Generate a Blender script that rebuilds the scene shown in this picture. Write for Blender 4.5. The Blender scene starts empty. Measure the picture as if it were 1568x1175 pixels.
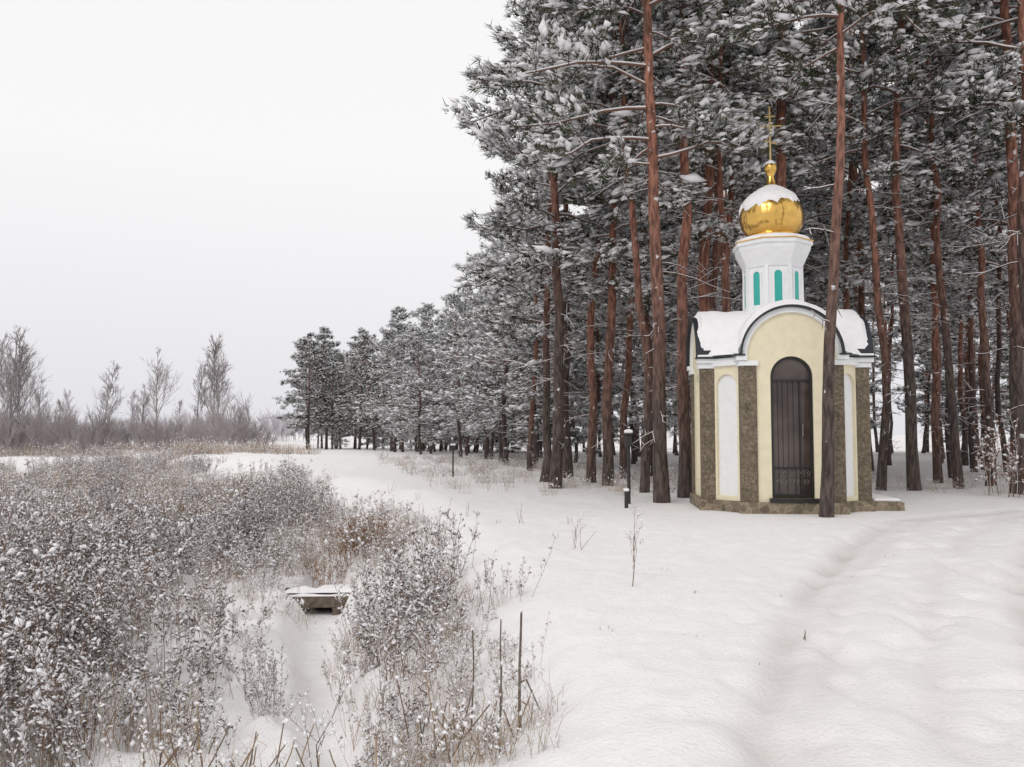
import bpy, math, random
import numpy as np
from mathutils import Vector, Matrix, Euler
rng=np.random.default_rng(7); random.seed(7)
sc=bpy.context.scene
sc.view_settings.view_transform='Standard'
try: sc.view_settings.look='None'
except: pass
sc.view_settings.exposure=0
F=1307.0; CAMZ=1.7

# ------------------------------------------------ noise / terrain
def hsh(i,j,s=0):
    v=np.sin(i*127.1+j*311.7+s*74.7)*43758.5453
    return v-np.floor(v)
def vn(x,y,s=0):
    x=np.asarray(x,float);y=np.asarray(y,float)
    i=np.floor(x);j=np.floor(y);fx=x-i;fy=y-j
    fx=fx*fx*(3-2*fx);fy=fy*fy*(3-2*fy)
    a=hsh(i,j,s);b=hsh(i+1,j,s);c=hsh(i,j+1,s);d=hsh(i+1,j+1,s)
    return (a*(1-fx)+b*fx)*(1-fy)+(c*(1-fx)+d*fx)*fy-0.5
def ss(t):
    t=np.clip(t,0,1);return t*t*(3-2*t)
def xb(y): return np.interp(y,[-5,0,4.6,9,18,27,36,60,100,300],[0.9,0.7,0.4,-0.3,-2.1,-6.0,-11.5,-24,-48,-160])
def chx(y): return np.interp(y,[-5,4,6,8,10.6,13,16,20],[-1.0,-0.95,-1.2,-1.75,-2.3,-2.75,-3.6,-5.0])
def forest_x(y): return np.interp(y,[14,17,22,30,45,65,85,95,130],[2.4,1.7,1.0,0.0,-2.4,-8.0,-17.0,-22.5,-31])
def pathx(y): return np.interp(y,[0,4.5,7,10,12,13.5,15,17],[1.2,2.0,3.3,4.9,6.6,9.0,14.0,24])
def rut(x,y):
    t=0
    for o,dd in ((-0.62,1.0),(0.62,1.0),(-0.42,.45),(0.85,.5),(0.1,.3)):
        w=0.11+0.016*y/3
        t=t+dd*np.exp(-((x-pathx(y)-o*(1+y*0.07)-0.25*vn(y*0.5,y*0,15)-.06*vn(y*2.1,y*0+o,18))/w)**2)*(0.9+1.0*vn(x*3,y*3,11))
    return t*ss((17-y)/3)
def H(x,y):
    x=np.asarray(x,float);y=np.asarray(y,float)
    low=-0.42+0.42*ss((y-14)/40)
    high=0.08+0.40*ss(y/13.0)
    t=ss((x-xb(y)+1.7)/2.3)
    h=low*(1-t)+high*t
    far=ss((y-45)/60); h=h*(1-far)+0.05*far
    h=h+0.25*np.exp(-((x+10.5)/3.5)**2-((y-36)/3.5)**2)
    rough=(1-t)*(1-ss((y-25)/30))
    h=h+rough*(0.28*vn(x*1.1,y*1.1,1)+0.20*vn(x*2.7,y*2.7,2)+0.09*vn(x*6,y*6,3))
    h=h+0.12*vn(x*0.35,y*0.35,4)*ss(y/8)+0.045*vn(x*1.1,y*0.9,5)+0.018*vn(x*3.7,y*3.1,6)
    h=h+(1-rough)*0.014*vn(x*9,y*9,8)
    c=np.exp(-((x-chx(y)-0.12*vn(y*1.1,y*0,12))/(0.28+0.14*vn(y*0.8,y*0,13)))**4)*(1-ss((y-13)/4))
    h=h*(1-c)+c*(-0.70+0.06*vn(x*2,y*2,9))
    # hollow under the footbridge
    c=np.exp(-(((x+2.6)/0.5)**2+((y-11.6)/0.6)**2)**2); h=h*(1-c)+c*(-0.72)
    h=h-0.085*rut(x,y)
    h=h-0.05*np.clip(vn(x*4.5,y*3.6,14)-0.16,0,1)*4*np.exp(-((x-pathx(y))/1.5)**2)
    k=np.exp(-(((x-4.4)**2+(y-14.1)**2)/7.0)**2)
    h=h*(1-k)+0.5*k
    return h
def Hs(x,y): return float(H(np.array([x]),np.array([y]))[0])

# ------------------------------------------------ materials
def newmat(n):
    m=bpy.data.materials.new(n); m.use_nodes=True
    nt=m.node_tree; b=nt.nodes['Principled BSDF']; return m,nt,b
def simple(n,c,r=0.8,metal=0,noise=0.0,scale=20,bump=0.0,spec=None,c2=None):
    m,nt,b=newmat(n)
    b.inputs['Base Color'].default_value=(*c,1); b.inputs['Roughness'].default_value=r
    b.inputs['Metallic'].default_value=metal
    if spec is not None: b.inputs['Specular IOR Level'].default_value=spec
    if noise>0 or c2 is not None or bump>0:
        tc=nt.nodes.new('ShaderNodeTexCoord'); nz=nt.nodes.new('ShaderNodeTexNoise')
        nz.inputs['Scale'].default_value=scale; nz.inputs['Detail'].default_value=3
        nt.links.new(tc.outputs['Object'],nz.inputs['Vector'])
        cr=nt.nodes.new('ShaderNodeValToRGB')
        cc=c2 if c2 is not None else tuple(x*(1-noise) for x in c)
        cr.color_ramp.elements[0].position=0.35;cr.color_ramp.elements[0].color=(*cc,1)
        cr.color_ramp.elements[1].position=0.65;cr.color_ramp.elements[1].color=(*c,1)
        nt.links.new(nz.outputs['Fac'],cr.inputs['Fac']); nt.links.new(cr.outputs['Color'],b.inputs['Base Color'])
        if bump>0:
            bp=nt.nodes.new('ShaderNodeBump'); bp.inputs['Strength'].default_value=bump; bp.inputs['Distance'].default_value=0.02
            nt.links.new(nz.outputs['Fac'],bp.inputs['Height']); nt.links.new(bp.outputs['Normal'],b.inputs['Normal'])
    return m
def flat(n,c,attr=False):
    m=bpy.data.materials.new(n);m.use_nodes=True;nt=m.node_tree;nt.nodes.clear()
    o=nt.nodes.new('ShaderNodeOutputMaterial');d=nt.nodes.new('ShaderNodeBsdfDiffuse')
    if attr:
        oi=nt.nodes.new('ShaderNodeAttribute');oi.attribute_name='tint';src=oi.outputs['Fac']
    else:
        oi=nt.nodes.new('ShaderNodeObjectInfo');src=oi.outputs['Random']
    mr=nt.nodes.new('ShaderNodeMapRange');mr.inputs['To Min'].default_value=.65;mr.inputs['To Max'].default_value=1.3
    nt.links.new(src,mr.inputs['Value'])
    v=nt.nodes.new('ShaderNodeVectorMath');v.operation='SCALE';v.inputs[0].default_value=c;nt.links.new(mr.outputs[0],v.inputs['Scale'])
    nt.links.new(v.outputs[0],d.inputs['Color']);nt.links.new(d.outputs[0],o.inputs['Surface']);return m
def flat0(n,c):
    m=bpy.data.materials.new(n);m.use_nodes=True;nt=m.node_tree;nt.nodes.clear()
    o=nt.nodes.new('ShaderNodeOutputMaterial');d=nt.nodes.new('ShaderNodeBsdfDiffuse');d.inputs['Color'].default_value=(*c,1)
    nt.links.new(d.outputs[0],o.inputs['Surface']);return m
M_snow=flat0('snow',(0.89,0.88,0.895))
M_snowroof=simple('roof_snow',(0.88,0.87,0.88),0.75,noise=0.04,scale=6,bump=0.3,spec=0.2)
M_needle=flat('pine_needles',(0.062,0.068,0.043))
M_needle2=flat('pine_needles_light',(0.12,0.125,0.09))
M_frost=flat('frosted_needles',(0.50,0.51,0.51))
M_twig=flat('twig_bark',(0.12,0.078,0.06))
M_white=simple('white_plaster',(0.82,0.83,0.84),0.7,noise=0.06,scale=8,bump=0.05)
M_cream=simple('cream_plaster',(0.80,0.73,0.53),0.75,noise=0.08,scale=7,bump=0.08)
M_black=simple('dark_roof_metal',(0.012,0.016,0.022),0.4)
M_iron=simple('wrought_iron',(0.015,0.013,0.012),0.45)
M_ironlt=simple('pale_wrought_iron',(0.22,0.20,0.19),0.5)
M_teal=simple('turquoise_glass',(0.03,0.42,0.36),0.3,noise=0.15,scale=6)
M_gold=simple('gold_leaf',(0.80,0.50,0.14),0.2,metal=1,noise=0.15,scale=9,bump=0.2)
M_glass=simple('dark_door_glass',(0.05,0.036,0.03),0.10,c2=(0.10,0.08,0.07),scale=2.2)
M_wood=simple('weathered_wood',(0.17,0.13,0.10),0.85,c2=(0.08,0.06,0.05),scale=15,bump=0.4)
M_dark=simple('dark_painted_wood_and_shade',(0.03,0.028,0.028),0.7)  # posts' dark wood; also colours the added shade sheet under the footbridge
M_weed=flat('dry_stem',(0.22,0.155,0.115),True)
M_seed=flat('dry_seed_head',(0.13,0.09,0.075),True)
M_rime=flat('rimed_stem',(0.54,0.50,0.48),True)
M_weedp=flat('pale_dry_stem',(0.38,0.28,0.185),True)
M_reed=flat('russet_reed',(0.30,0.18,0.105),True)
M_cat=simple('cattail_stalk',(0.20,0.16,0.13),0.85,c2=(0.09,0.07,0.055),scale=12)
M_far=flat('haze_paled_bare_twigs',(0.40,0.36,0.36))  # twig colour lightened to stand in for haze over distance
M_far2=flat('hazy_bare_twigs',(0.60,0.57,0.60))  # thicker haze of the farthest row painted in as a paler twig colour

def bark():
    m,nt,b=newmat('pine_bark'); L=nt.links.new
    tc=nt.nodes.new('ShaderNodeTexCoord'); sp=nt.nodes.new('ShaderNodeSeparateXYZ'); L(tc.outputs['Object'],sp.inputs[0])
    nz=nt.nodes.new('ShaderNodeTexNoise'); mp=nt.nodes.new('ShaderNodeMapping'); mp.inputs['Scale'].default_value=(14,14,3.5)
    L(tc.outputs['Object'],mp.inputs[0]); L(mp.outputs[0],nz.inputs['Vector']); nz.inputs['Scale'].default_value=1.4; nz.inputs['Detail'].default_value=6
    oi=nt.nodes.new('ShaderNodeObjectInfo')
    mo_=nt.nodes.new('ShaderNodeMapRange');mo_.inputs['To Min'].default_value=-2.3;mo_.inputs['To Max'].default_value=2.0;L(oi.outputs['Random'],mo_.inputs['Value'])
    aa=nt.nodes.new('ShaderNodeMath');aa.operation='ADD';L(sp.outputs['Z'],aa.inputs[0]);L(mo_.outputs[0],aa.inputs[1])
    mr=nt.nodes.new('ShaderNodeMapRange'); mr.inputs['From Min'].default_value=1.5; mr.inputs['From Max'].default_value=6.5; L(aa.outputs[0],mr.inputs['Value'])
    m1=nt.nodes.new('ShaderNodeMix'); m1.data_type='RGBA'; m1.inputs['A'].default_value=(0.098,0.074,0.064,1); m1.inputs['B'].default_value=(0.33,0.148,0.10,1); L(mr.outputs[0],m1.inputs['Factor'])
    cr=nt.nodes.new('ShaderNodeValToRGB'); cr.color_ramp.elements[0].position=0.38; cr.color_ramp.elements[0].color=(0.4,0.38,0.38,1); cr.color_ramp.elements[1].position=0.62; cr.color_ramp.elements[1].color=(1.15,1.15,1.15,1); L(nz.outputs['Fac'],cr.inputs[0])
    mu=nt.nodes.new('ShaderNodeMix'); mu.data_type='RGBA'; mu.blend_type='MULTIPLY'; mu.inputs['Factor'].default_value=1; L(m1.outputs['Result'],mu.inputs['A']); L(cr.outputs[0],mu.inputs['B'])
    n3=nt.nodes.new('ShaderNodeTexNoise');n3.inputs['Scale'].default_value=5;n3.inputs['Detail'].default_value=4;L(tc.outputs['Object'],n3.inputs['Vector'])
    c3=nt.nodes.new('ShaderNodeValToRGB');c3.color_ramp.elements[0].position=0.66;c3.color_ramp.elements[0].color=(0,0,0,1);c3.color_ramp.elements[1].position=0.70;c3.color_ramp.elements[1].color=(.8,.8,.8,1);L(n3.outputs['Fac'],c3.inputs[0])
    m4=nt.nodes.new('ShaderNodeMix');m4.data_type='RGBA';m4.inputs['B'].default_value=(.8,.8,.82,1);L(c3.outputs[0],m4.inputs['Factor']);L(mu.outputs['Result'],m4.inputs['A'])
    L(m4.outputs['Result'],b.inputs['Base Color']); b.inputs['Roughness'].default_value=0.9
    bp=nt.nodes.new('ShaderNodeBump'); bp.inputs['Strength'].default_value=0.8; bp.inputs['Distance'].default_value=0.03; L(nz.outputs['Fac'],bp.inputs['Height']); L(bp.outputs[0],b.inputs['Normal'])
    return m
M_bark=bark()
M_limb=flat('pine_limb_bark',(0.18,0.11,0.085))
def stone(n,sc1,ca,cb,dark):
    m,nt,b=newmat(n); L=nt.links.new
    tc=nt.nodes.new('ShaderNodeTexCoord'); v=nt.nodes.new('ShaderNodeTexVoronoi'); v.inputs['Scale'].default_value=sc1; L(tc.outputs['Object'],v.inputs['Vector'])
    v2=nt.nodes.new('ShaderNodeTexVoronoi'); v2.feature='DISTANCE_TO_EDGE'; v2.inputs['Scale'].default_value=sc1; L(tc.outputs['Object'],v2.inputs['Vector'])
    sep=nt.nodes.new('ShaderNodeSeparateColor'); L(v.outputs['Color'],sep.inputs[0])
    mx=nt.nodes.new('ShaderNodeMix'); mx.data_type='RGBA'; mx.inputs['A'].default_value=(*ca,1); mx.inputs['B'].default_value=(*cb,1); L(sep.outputs[0],mx.inputs['Factor'])
    cr=nt.nodes.new('ShaderNodeValToRGB'); cr.color_ramp.elements[0].position=0.0; cr.color_ramp.elements[0].color=(dark,dark,dark,1); cr.color_ramp.elements[1].position=0.10; cr.color_ramp.elements[1].color=(1,1,1,1); L(v2.outputs['Distance'],cr.inputs[0])
    mu=nt.nodes.new('ShaderNodeMix'); mu.data_type='RGBA'; mu.blend_type='MULTIPLY'; mu.inputs['Factor'].default_value=1; L(mx.outputs['Result'],mu.inputs['A']); L(cr.outputs[0],mu.inputs['B'])
    nz=nt.nodes.new('ShaderNodeTexNoise');nz.inputs['Scale'].default_value=4;nz.inputs['Detail'].default_value=5;L(tc.outputs['Object'],nz.inputs['Vector'])
    c2=nt.nodes.new('ShaderNodeValToRGB');c2.color_ramp.elements[0].position=.35;c2.color_ramp.elements[0].color=(.82,.81,.8,1);c2.color_ramp.elements[1].position=.65;c2.color_ramp.elements[1].color=(1.1,1.1,1.08,1);L(nz.outputs['Fac'],c2.inputs[0])
    m2=nt.nodes.new('ShaderNodeMix');m2.data_type='RGBA';m2.blend_type='MULTIPLY';m2.inputs['Factor'].default_value=1;L(mu.outputs['Result'],m2.inputs['A']);L(c2.outputs[0],m2.inputs['B'])
    L(m2.outputs['Result'],b.inputs['Base Color']); b.inputs['Roughness'].default_value=0.85
    bp=nt.nodes.new('ShaderNodeBump'); bp.inputs['Strength'].default_value=0.5; bp.inputs['Distance'].default_value=0.01; L(v2.outputs['Distance'],bp.inputs['Height']); L(bp.outputs[0],b.inputs['Normal'])
    return m
M_pebble=stone('pebbledash',30,(0.12,0.095,0.065),(0.235,0.19,0.135),0.6)
M_rubble=stone('rubble_stone',9,(0.13,0.105,0.075),(0.27,0.22,0.155),1.5)
def groundmat():
    m,nt,b=newmat('snow_ground'); L=nt.links.new
    tc=nt.nodes.new('ShaderNodeTexCoord')
    n1=nt.nodes.new('ShaderNodeTexNoise'); n1.inputs['Scale'].default_value=6; n1.inputs['Detail'].default_value=8; L(tc.outputs['Object'],n1.inputs['Vector'])
    n2=nt.nodes.new('ShaderNodeTexNoise'); n2.inputs['Scale'].default_value=38; n2.inputs['Detail'].default_value=6; L(tc.outputs['Object'],n2.inputs['Vector'])
    at=nt.nodes.new('ShaderNodeAttribute'); at.attribute_name='litter'
    cr=nt.nodes.new('ShaderNodeValToRGB'); cr.color_ramp.elements[0].position=0.52; cr.color_ramp.elements[0].color=(0,0,0,1); cr.color_ramp.elements[1].position=0.62; cr.color_ramp.elements[1].color=(1,1,1,1); L(n2.outputs['Fac'],cr.inputs[0])
    mm=nt.nodes.new('ShaderNodeMath'); mm.operation='MULTIPLY'; L(cr.outputs[0],mm.inputs[0]); L(at.outputs['Fac'],mm.inputs[1])
    c0=nt.nodes.new('ShaderNodeValToRGB'); c0.color_ramp.elements[0].position=0.3; c0.color_ramp.elements[0].color=(0.85,0.835,0.83,1); c0.color_ramp.elements[1].position=0.7; c0.color_ramp.elements[1].color=(0.905,0.89,0.89,1); L(n1.outputs['Fac'],c0.inputs[0])
    at2=nt.nodes.new('ShaderNodeAttribute'); at2.attribute_name='track'
    mt=nt.nodes.new('ShaderNodeMix');mt.data_type='RGBA';mt.inputs['B'].default_value=(0.66,0.63,0.61,1);L(at2.outputs['Fac'],mt.inputs['Factor']);L(c0.outputs[0],mt.inputs['A'])
    mx=nt.nodes.new('ShaderNodeMix'); mx.data_type='RGBA'; mx.inputs['B'].default_value=(0.26,0.20,0.17,1); L(mm.outputs[0],mx.inputs['Factor']); L(mt.outputs['Result'],mx.inputs['A'])
    L(mx.outputs['Result'],b.inputs['Base Color']); b.inputs['Roughness'].default_value=0.7; b.inputs['Specular IOR Level'].default_value=0.2
    ad=nt.nodes.new('ShaderNodeMath'); ad.operation='ADD'; L(n1.outputs['Fac'],ad.inputs[0]); L(n2.outputs['Fac'],ad.inputs[1])
    bp=nt.nodes.new('ShaderNodeBump'); bp.inputs['Strength'].default_value=0.6; bp.inputs['Distance'].default_value=0.03; L(ad.outputs[0],bp.inputs['Height']); L(bp.outputs[0],b.inputs['Normal'])
    return m
M_ground=groundmat()

# ------------------------------------------------ mesh builder
class MB:
    def __init__(s): s.V=[];s.n=0;s.T=[];s.Q=[];s.mats=[];s.tint=[]
    def mi(s,m):
        if m not in s.mats: s.mats.append(m)
        return s.mats.index(m)
    def add(s,V,Fc,mat):
        V=np.asarray(V,float).reshape(-1,3);Fc=np.asarray(Fc,int)
        (s.T if Fc.shape[1]==3 else s.Q).append((Fc+s.n,s.mi(mat))); s.V.append(V); s.n+=len(V)
    def pack(s):
        s.PV=np.concatenate(s.V).astype(np.float32)
        z3=np.zeros((0,3),int);z4=np.zeros((0,4),int)
        s.PT=np.concatenate([f for f,m in s.T]) if s.T else z3;s.PTm=np.concatenate([np.full(len(f),m) for f,m in s.T]) if s.T else np.zeros(0,int)
        s.PQ=np.concatenate([f for f,m in s.Q]) if s.Q else z4;s.PQm=np.concatenate([np.full(len(f),m) for f,m in s.Q]) if s.Q else np.zeros(0,int)
        return s
    def mesh(s,name):
        V=np.concatenate(s.V); loops=[];starts=[];mi=[];c=0
        for lst,k in ((s.T,3),(s.Q,4)):
            for f,m in lst:
                loops.append(f.ravel()); starts.append(c+np.arange(len(f))*k); c+=f.size; mi.append(np.full(len(f),m) if np.isscalar(m) else m)
        loops=np.concatenate(loops);starts=np.concatenate(starts);mi=np.concatenate(mi)
        me=bpy.data.meshes.new(name); me.vertices.add(len(V)); me.vertices.foreach_set('co',V.astype(np.float32).ravel())
        me.loops.add(len(loops)); me.loops.foreach_set('vertex_index',loops.astype(np.int32))
        me.polygons.add(len(starts)); me.polygons.foreach_set('loop_start',starts.astype(np.int32))
        for m in s.mats: me.materials.append(m)
        me.polygons.foreach_set('material_index',mi.astype(np.int32))
        me.polygons.foreach_set('use_smooth',np.ones(len(starts),bool))
        me.update(calc_edges=True)
        t=np.concatenate(s.tint) if s.tint else np.full(len(V),.5)
        a=me.attributes.new('tint','FLOAT','POINT');a.data.foreach_set('value',t.astype(np.float32))
        return me
    def tube(s,P,R,mat,k=4):
        P=np.asarray(P,float);n=len(P);R=np.asarray(R,float)
        T=np.gradient(P,axis=0);T/=np.linalg.norm(T,axis=1)[:,None]+1e-9
        up=np.array([0,0,1.]) if abs(T[0,2])<0.8 else np.array([1.,0,0])
        A=np.cross(T,up);A/=np.linalg.norm(A,axis=1)[:,None]+1e-9;B=np.cross(T,A)
        a=np.arange(k)*2*math.pi/k
        V=P[:,None,:]+R[:,None,None]*(np.cos(a)[None,:,None]*A[:,None,:]+np.sin(a)[None,:,None]*B[:,None,:])
        i=np.arange(n-1)[:,None]*k;j=np.arange(k)[None,:];j2=(j+1)%k
        Fq=np.stack([i+j,i+j2,i+k+j2,i+k+j],-1).reshape(-1,4)
        s.add(V.reshape(-1,3),Fq,mat)
    def octa(s,C,D,sx,sy,sz,mat,r):
        n=len(C)
        if n==0:return
        D=D.copy();D[:,2]*=0.6;D/=np.linalg.norm(D,axis=1)[:,None]+1e-9
        S=np.cross(D,np.array([0,0,1.]));S/=np.linalg.norm(S,axis=1)[:,None]+1e-9;U=np.cross(S,D)
        V=np.stack([C+D*sx[:,None],C+S*sy[:,None],C-D*sx[:,None],C-S*sy[:,None],C+U*sz[:,None],C-U*sz[:,None]*0.5],1)
        V+=r.normal(0,0.14,V.shape)*sy[:,None,None]
        f=np.array([[0,1,4],[1,2,4],[2,3,4],[3,0,4],[1,0,5],[2,1,5],[3,2,5],[0,3,5]])
        s.add(V.reshape(-1,3),(f[None]+np.arange(n)[:,None,None]*6).reshape(-1,3),mat)
    def needles(s,C,D,k,ln,w,mat,r,sp=0.55):
        n=len(C)
        if n==0:return
        C=np.repeat(C,k,0);D=np.repeat(D,k,0);m=n*k
        d=D*0.7+r.normal(0,sp,(m,3))+np.array([0,0,0.15]);d/=np.linalg.norm(d,axis=1)[:,None]
        q=r.normal(0,1,(m,3));sd=np.cross(d,q);sd/=np.linalg.norm(sd,axis=1)[:,None]+1e-9
        l=ln*r.uniform(0.6,1.25,m)[:,None];b=C+r.normal(0,ln*0.15,(m,3))
        V=np.stack([b-sd*w,b+sd*w,b+d*l],1)
        f=np.array([[0,1,2]]);s.add(V.reshape(-1,3),(f[None]+np.arange(m)[:,None,None]*3).reshape(-1,3),mat)

def empty(name,loc=(0,0,0),rz=0):
    e=bpy.data.objects.new(name,None); e.location=loc; e.rotation_euler=(0,0,rz); sc.collection.objects.link(e); return e
def obj(name,me,parent=None,loc=(0,0,0),rot=(0,0,0),scale=1):
    o=bpy.data.objects.new(name,me); sc.collection.objects.link(o)
    if parent: o.parent=parent
    o.location=loc;o.rotation_euler=rot
    o.scale=(scale,)*3 if not isinstance(scale,tuple) else scale
    return o
class Bake:
    """merges many copies of packed MB plants into one mesh object"""
    def __init__(s,name): s.name=name;s.m=MB()
    def put(s,src,x,y,sc_):
        M=np.array(Matrix.Translation((x,y,Hs(x,y)))@Euler((random.gauss(0,.10),random.gauss(0,.10),random.uniform(0,6.28))).to_matrix().to_4x4()@Matrix.Scale(sc_,4))
        V=src.PV@M[:3,:3].T+M[:3,3]
        mp=np.array([s.m.mi(q) for q in src.mats])
        if len(src.PT): s.m.T.append((src.PT+s.m.n,mp[src.PTm]))
        if len(src.PQ): s.m.Q.append((src.PQ+s.m.n,mp[src.PQm]))
        s.m.V.append(V);s.m.n+=len(V);s.m.tint.append(np.full(len(V),random.random()))
    def done(s): 
        obj(s.name,s.m.mesh(s.name)); print(s.name,s.m.n)

# ------------------------------------------------ ground sheet
def axis(pts):
    out=[]
    for (a,b,st) in pts: out+=list(np.arange(a,b,st))
    return np.array(out)
gx=axis([(-10,-4,0.12),(-4,1,0.06),(1,6,0.045),(6,12,0.08),(12,30,0.6)]); 
gx=np.concatenate([-np.geomspace(900,32,22),np.arange(-30,-10,0.5),gx,np.geomspace(31,900,22)])
gy=np.concatenate([-np.geomspace(300,6,12),np.arange(-5,2.5,0.5),np.arange(2.5,12,0.06),np.arange(12,20,0.12),np.arange(20,50,0.5),np.geomspace(51,2500,40)])
X,Y=np.meshgrid(gx,gy); Z=H(X,Y)
nx=len(gx);ny=len(gy)
mb=MB(); i=np.arange(ny-1)[:,None]*nx; j=np.arange(nx-1)[None,:]
mb.add(np.stack([X,Y,Z],-1),np.stack([i+j,i+j+1,i+nx+j+1,i+nx+j],-1).reshape(-1,4),M_ground)
gm=mb.mesh('snow_ground')
lit=ss((X-forest_x(Y)+1.5)/2.5)*ss((Y-15)/4)*0.8*(0.5+1.2*(vn(X*0.8,Y*0.8,20)+0.5))*0.8
lit+=0.6*(1-ss((X-xb(Y)+1.0)/1.0))*ss((Y-7)/8)*(1-ss((Y-40)/20)*.7)*(vn(X*0.5,Y*0.5,21)+0.6)
a=gm.attributes.new('litter','FLOAT','POINT'); a.data.foreach_set('value',np.clip(lit,0,1).astype(np.float32).ravel())
a=gm.attributes.new('track','FLOAT','POINT'); a.data.foreach_set('value',np.clip(rut(X,Y)*0.62+.22*np.exp(-((X-pathx(Y))/1.2)**2)*ss((17-Y)/3)*(1+vn(X*2,Y*2,16)),0,1).astype(np.float32).ravel())
obj('snowy_ground',gm)

# ------------------------------------------------ pines
def pine(seed,Ht,cs,rad,maxlen,nbr,snow,frost,bend=0.25,subs=6,dead=14,nk=7,lod=1.0):
    r=np.random.default_rng(seed); mb=MB()
    n=16; zz=np.linspace(-0.15,Ht,n); off=np.cumsum(r.normal(0,bend/6,(n,2)),0); off-=off[0]
    TP=np.column_stack([off,zz]); TR=rad*(1-0.9*(np.linspace(0,1,n))**1.15); TR[0]*=1.25
    mb.tube(TP,TR,M_bark,10)
    at=lambda z: np.array([np.interp(z,zz,TP[:,0]),np.interp(z,zz,TP[:,1]),z])
    TC=[];TD=[]
    az=r.uniform(0,6.28)
    for b in range(nbr):
        u=(b+r.uniform(0,1))/nbr; z=cs+(Ht-cs)*u**0.95; az+=2.4+r.normal(0,0.6)
        prof=np.interp(u,[0,0.15,0.45,0.8,1],[0.6,1.0,0.95,0.6,0.18])
        L=maxlen*prof*r.uniform(0.4,1.35); el=math.radians(np.interp(u,[0,1],[0,48])+r.normal(0,14))
        d=np.array([math.cos(az)*math.cos(el),math.sin(az)*math.cos(el),math.sin(el)])
        t=np.linspace(0,1,6)[:,None]; p0=at(z)
        P=p0+d*L*t+np.array([0,0,-0.25*L])*t**2+np.cumsum(r.normal(0,0.035*L,(6,3)),0)*t
        R0=0.013+0.009*L
        mb.tube(P,R0*(1-0.8*t[:,0]),M_limb,4); mb.tube(P+np.array([0,0,R0*0.8]),R0*0.8*(1-0.7*t[:,0]),M_snow,4)
        S=np.array([-d[1],d[0],0]);S/=np.linalg.norm(S)+1e-9
        for q in range(subs):
            s=0.35+0.65*(q+r.uniform(0,1))/subs; base=np.array([np.interp(s,t[:,0],P[:,c]) for c in range(3)])
            sg=1 if q%2 else -1; dd=d*0.7+S*sg*r.uniform(0.3,1.1)+np.array([0,0,r.uniform(-0.1,0.35)]);dd/=np.linalg.norm(dd)
            l=L*0.40*(1.15-0.6*s)*r.uniform(0.5,1.4)+0.12
            e=base+dd*l+np.array([0,0,-0.10*l])
            mb.tube([base,(base+e)/2+np.array([0,0,0.03*l]),e],[0.011,0.008,0.005],M_twig,3)
            for c in range(2 if l>0.35 else 1):
                cc=e-(e-base)*c*0.45+r.normal(0,0.04,3); m=4
                TC.append(cc+r.normal(0,0.085,(m,3))*np.array([1.2,1.2,0.55]));TD.append(np.repeat(dd[None],m,0))
        TC.append(P[-1:]+r.normal(0,0.08,(4,3)));TD.append(np.repeat(d[None],4,0))
    TC=np.concatenate(TC);TD=np.concatenate(TD)
    TD=TD+r.normal(0,0.25,TD.shape);TD/=np.linalg.norm(TD,axis=1)[:,None]
    fm=r.uniform(0,1,len(TC))<frost;f2=(~fm)&(r.uniform(0,1,len(TC))<.35);f1=~(fm|f2)
    W=0.013/math.sqrt(lod)
    mb.needles(TC[f1],TD[f1],nk,0.20,W,M_needle,r);mb.needles(TC[f2],TD[f2],nk,0.20,W,M_needle2,r); mb.needles(TC[fm],TD[fm],nk,0.19,W,M_frost,r)
    load=0.5+1.1*vn(TC[:,0]*1.5+TC[:,2],TC[:,1]*1.5-TC[:,2]*.7,int(seed))
    k=r.uniform(0,1,len(TC))<snow*(0.55+load)
    for rep in range(2 if lod>.8 else 1):
        C=TC[k]+r.normal(0,0.045,(k.sum(),3))+np.array([0,0,0.055]); m=len(C); sz=np.exp(r.normal(0,0.34,m))/math.sqrt(lod)
        mb.octa(C,TD[k],(0.11-0.03*rep)*sz,0.050*sz,0.030*sz,M_snow,r)
    for b in range(dead):
        z=r.uniform(0.15*cs,cs+1); a=r.uniform(0,6.28); L=r.uniform(0.25,1.4)*(1 if z>cs*.5 else .5); t=np.linspace(0,1,5)[:,None]
        d=np.array([math.cos(a),math.sin(a),r.uniform(-0.25,0.25)])
        P=at(z)+d*L*t+np.array([0,0,-0.2*L])*t**2+np.cumsum(r.normal(0,0.04,(5,3)),0)*t
        mb.tube(P,0.011*(1-0.75*t[:,0]),M_twig,3); mb.tube(P+np.array([0,0,0.010]),0.009*(1-0.6*t[:,0]),M_snow,3)
        for q in range(3):
            s=r.integers(1,4);e=P[s]+(d*0.5+r.normal(0,0.5,3))*L*0.35
            mb.tube([P[s],e],[0.006,0.003],M_twig,3)
            if r.uniform()<.5: mb.tube([P[s]+[0,0,.007],e+[0,0,.006]],[0.007,0.004],M_snow,3)
    return mb.mesh('pine_%d'%seed)
TALL=[pine(100+i,r0,c0,rr,ml,46,0.8,0.26,0.35,6,18,7) for i,(r0,c0,rr,ml) in enumerate([(17,7.5,.125,1.8),(15.5,6.2,.11,1.7),(18,8.2,.14,2.0),(16,7,.10,1.5),(14.5,5.2,.11,1.7)])]
TLOD=[pine(150+i,r0,c0,rr,ml,36,0.78,0.26,0.35,4,10,5,.5) for i,(r0,c0,rr,ml) in enumerate([(17,6.5,.12,1.7),(15.5,5.6,.11,1.6),(16.5,7.0,.13,1.8)])]
EDGE=[pine(200+i,r0,c0,rr,ml,60,0.9,0.42,0.3,6,14,8) for i,(r0,c0,rr,ml) in enumerate([(14.5,4.4,.125,1.9),(13.5,3.6,.12,1.8),(15,5.0,.135,2.1)])]
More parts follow.
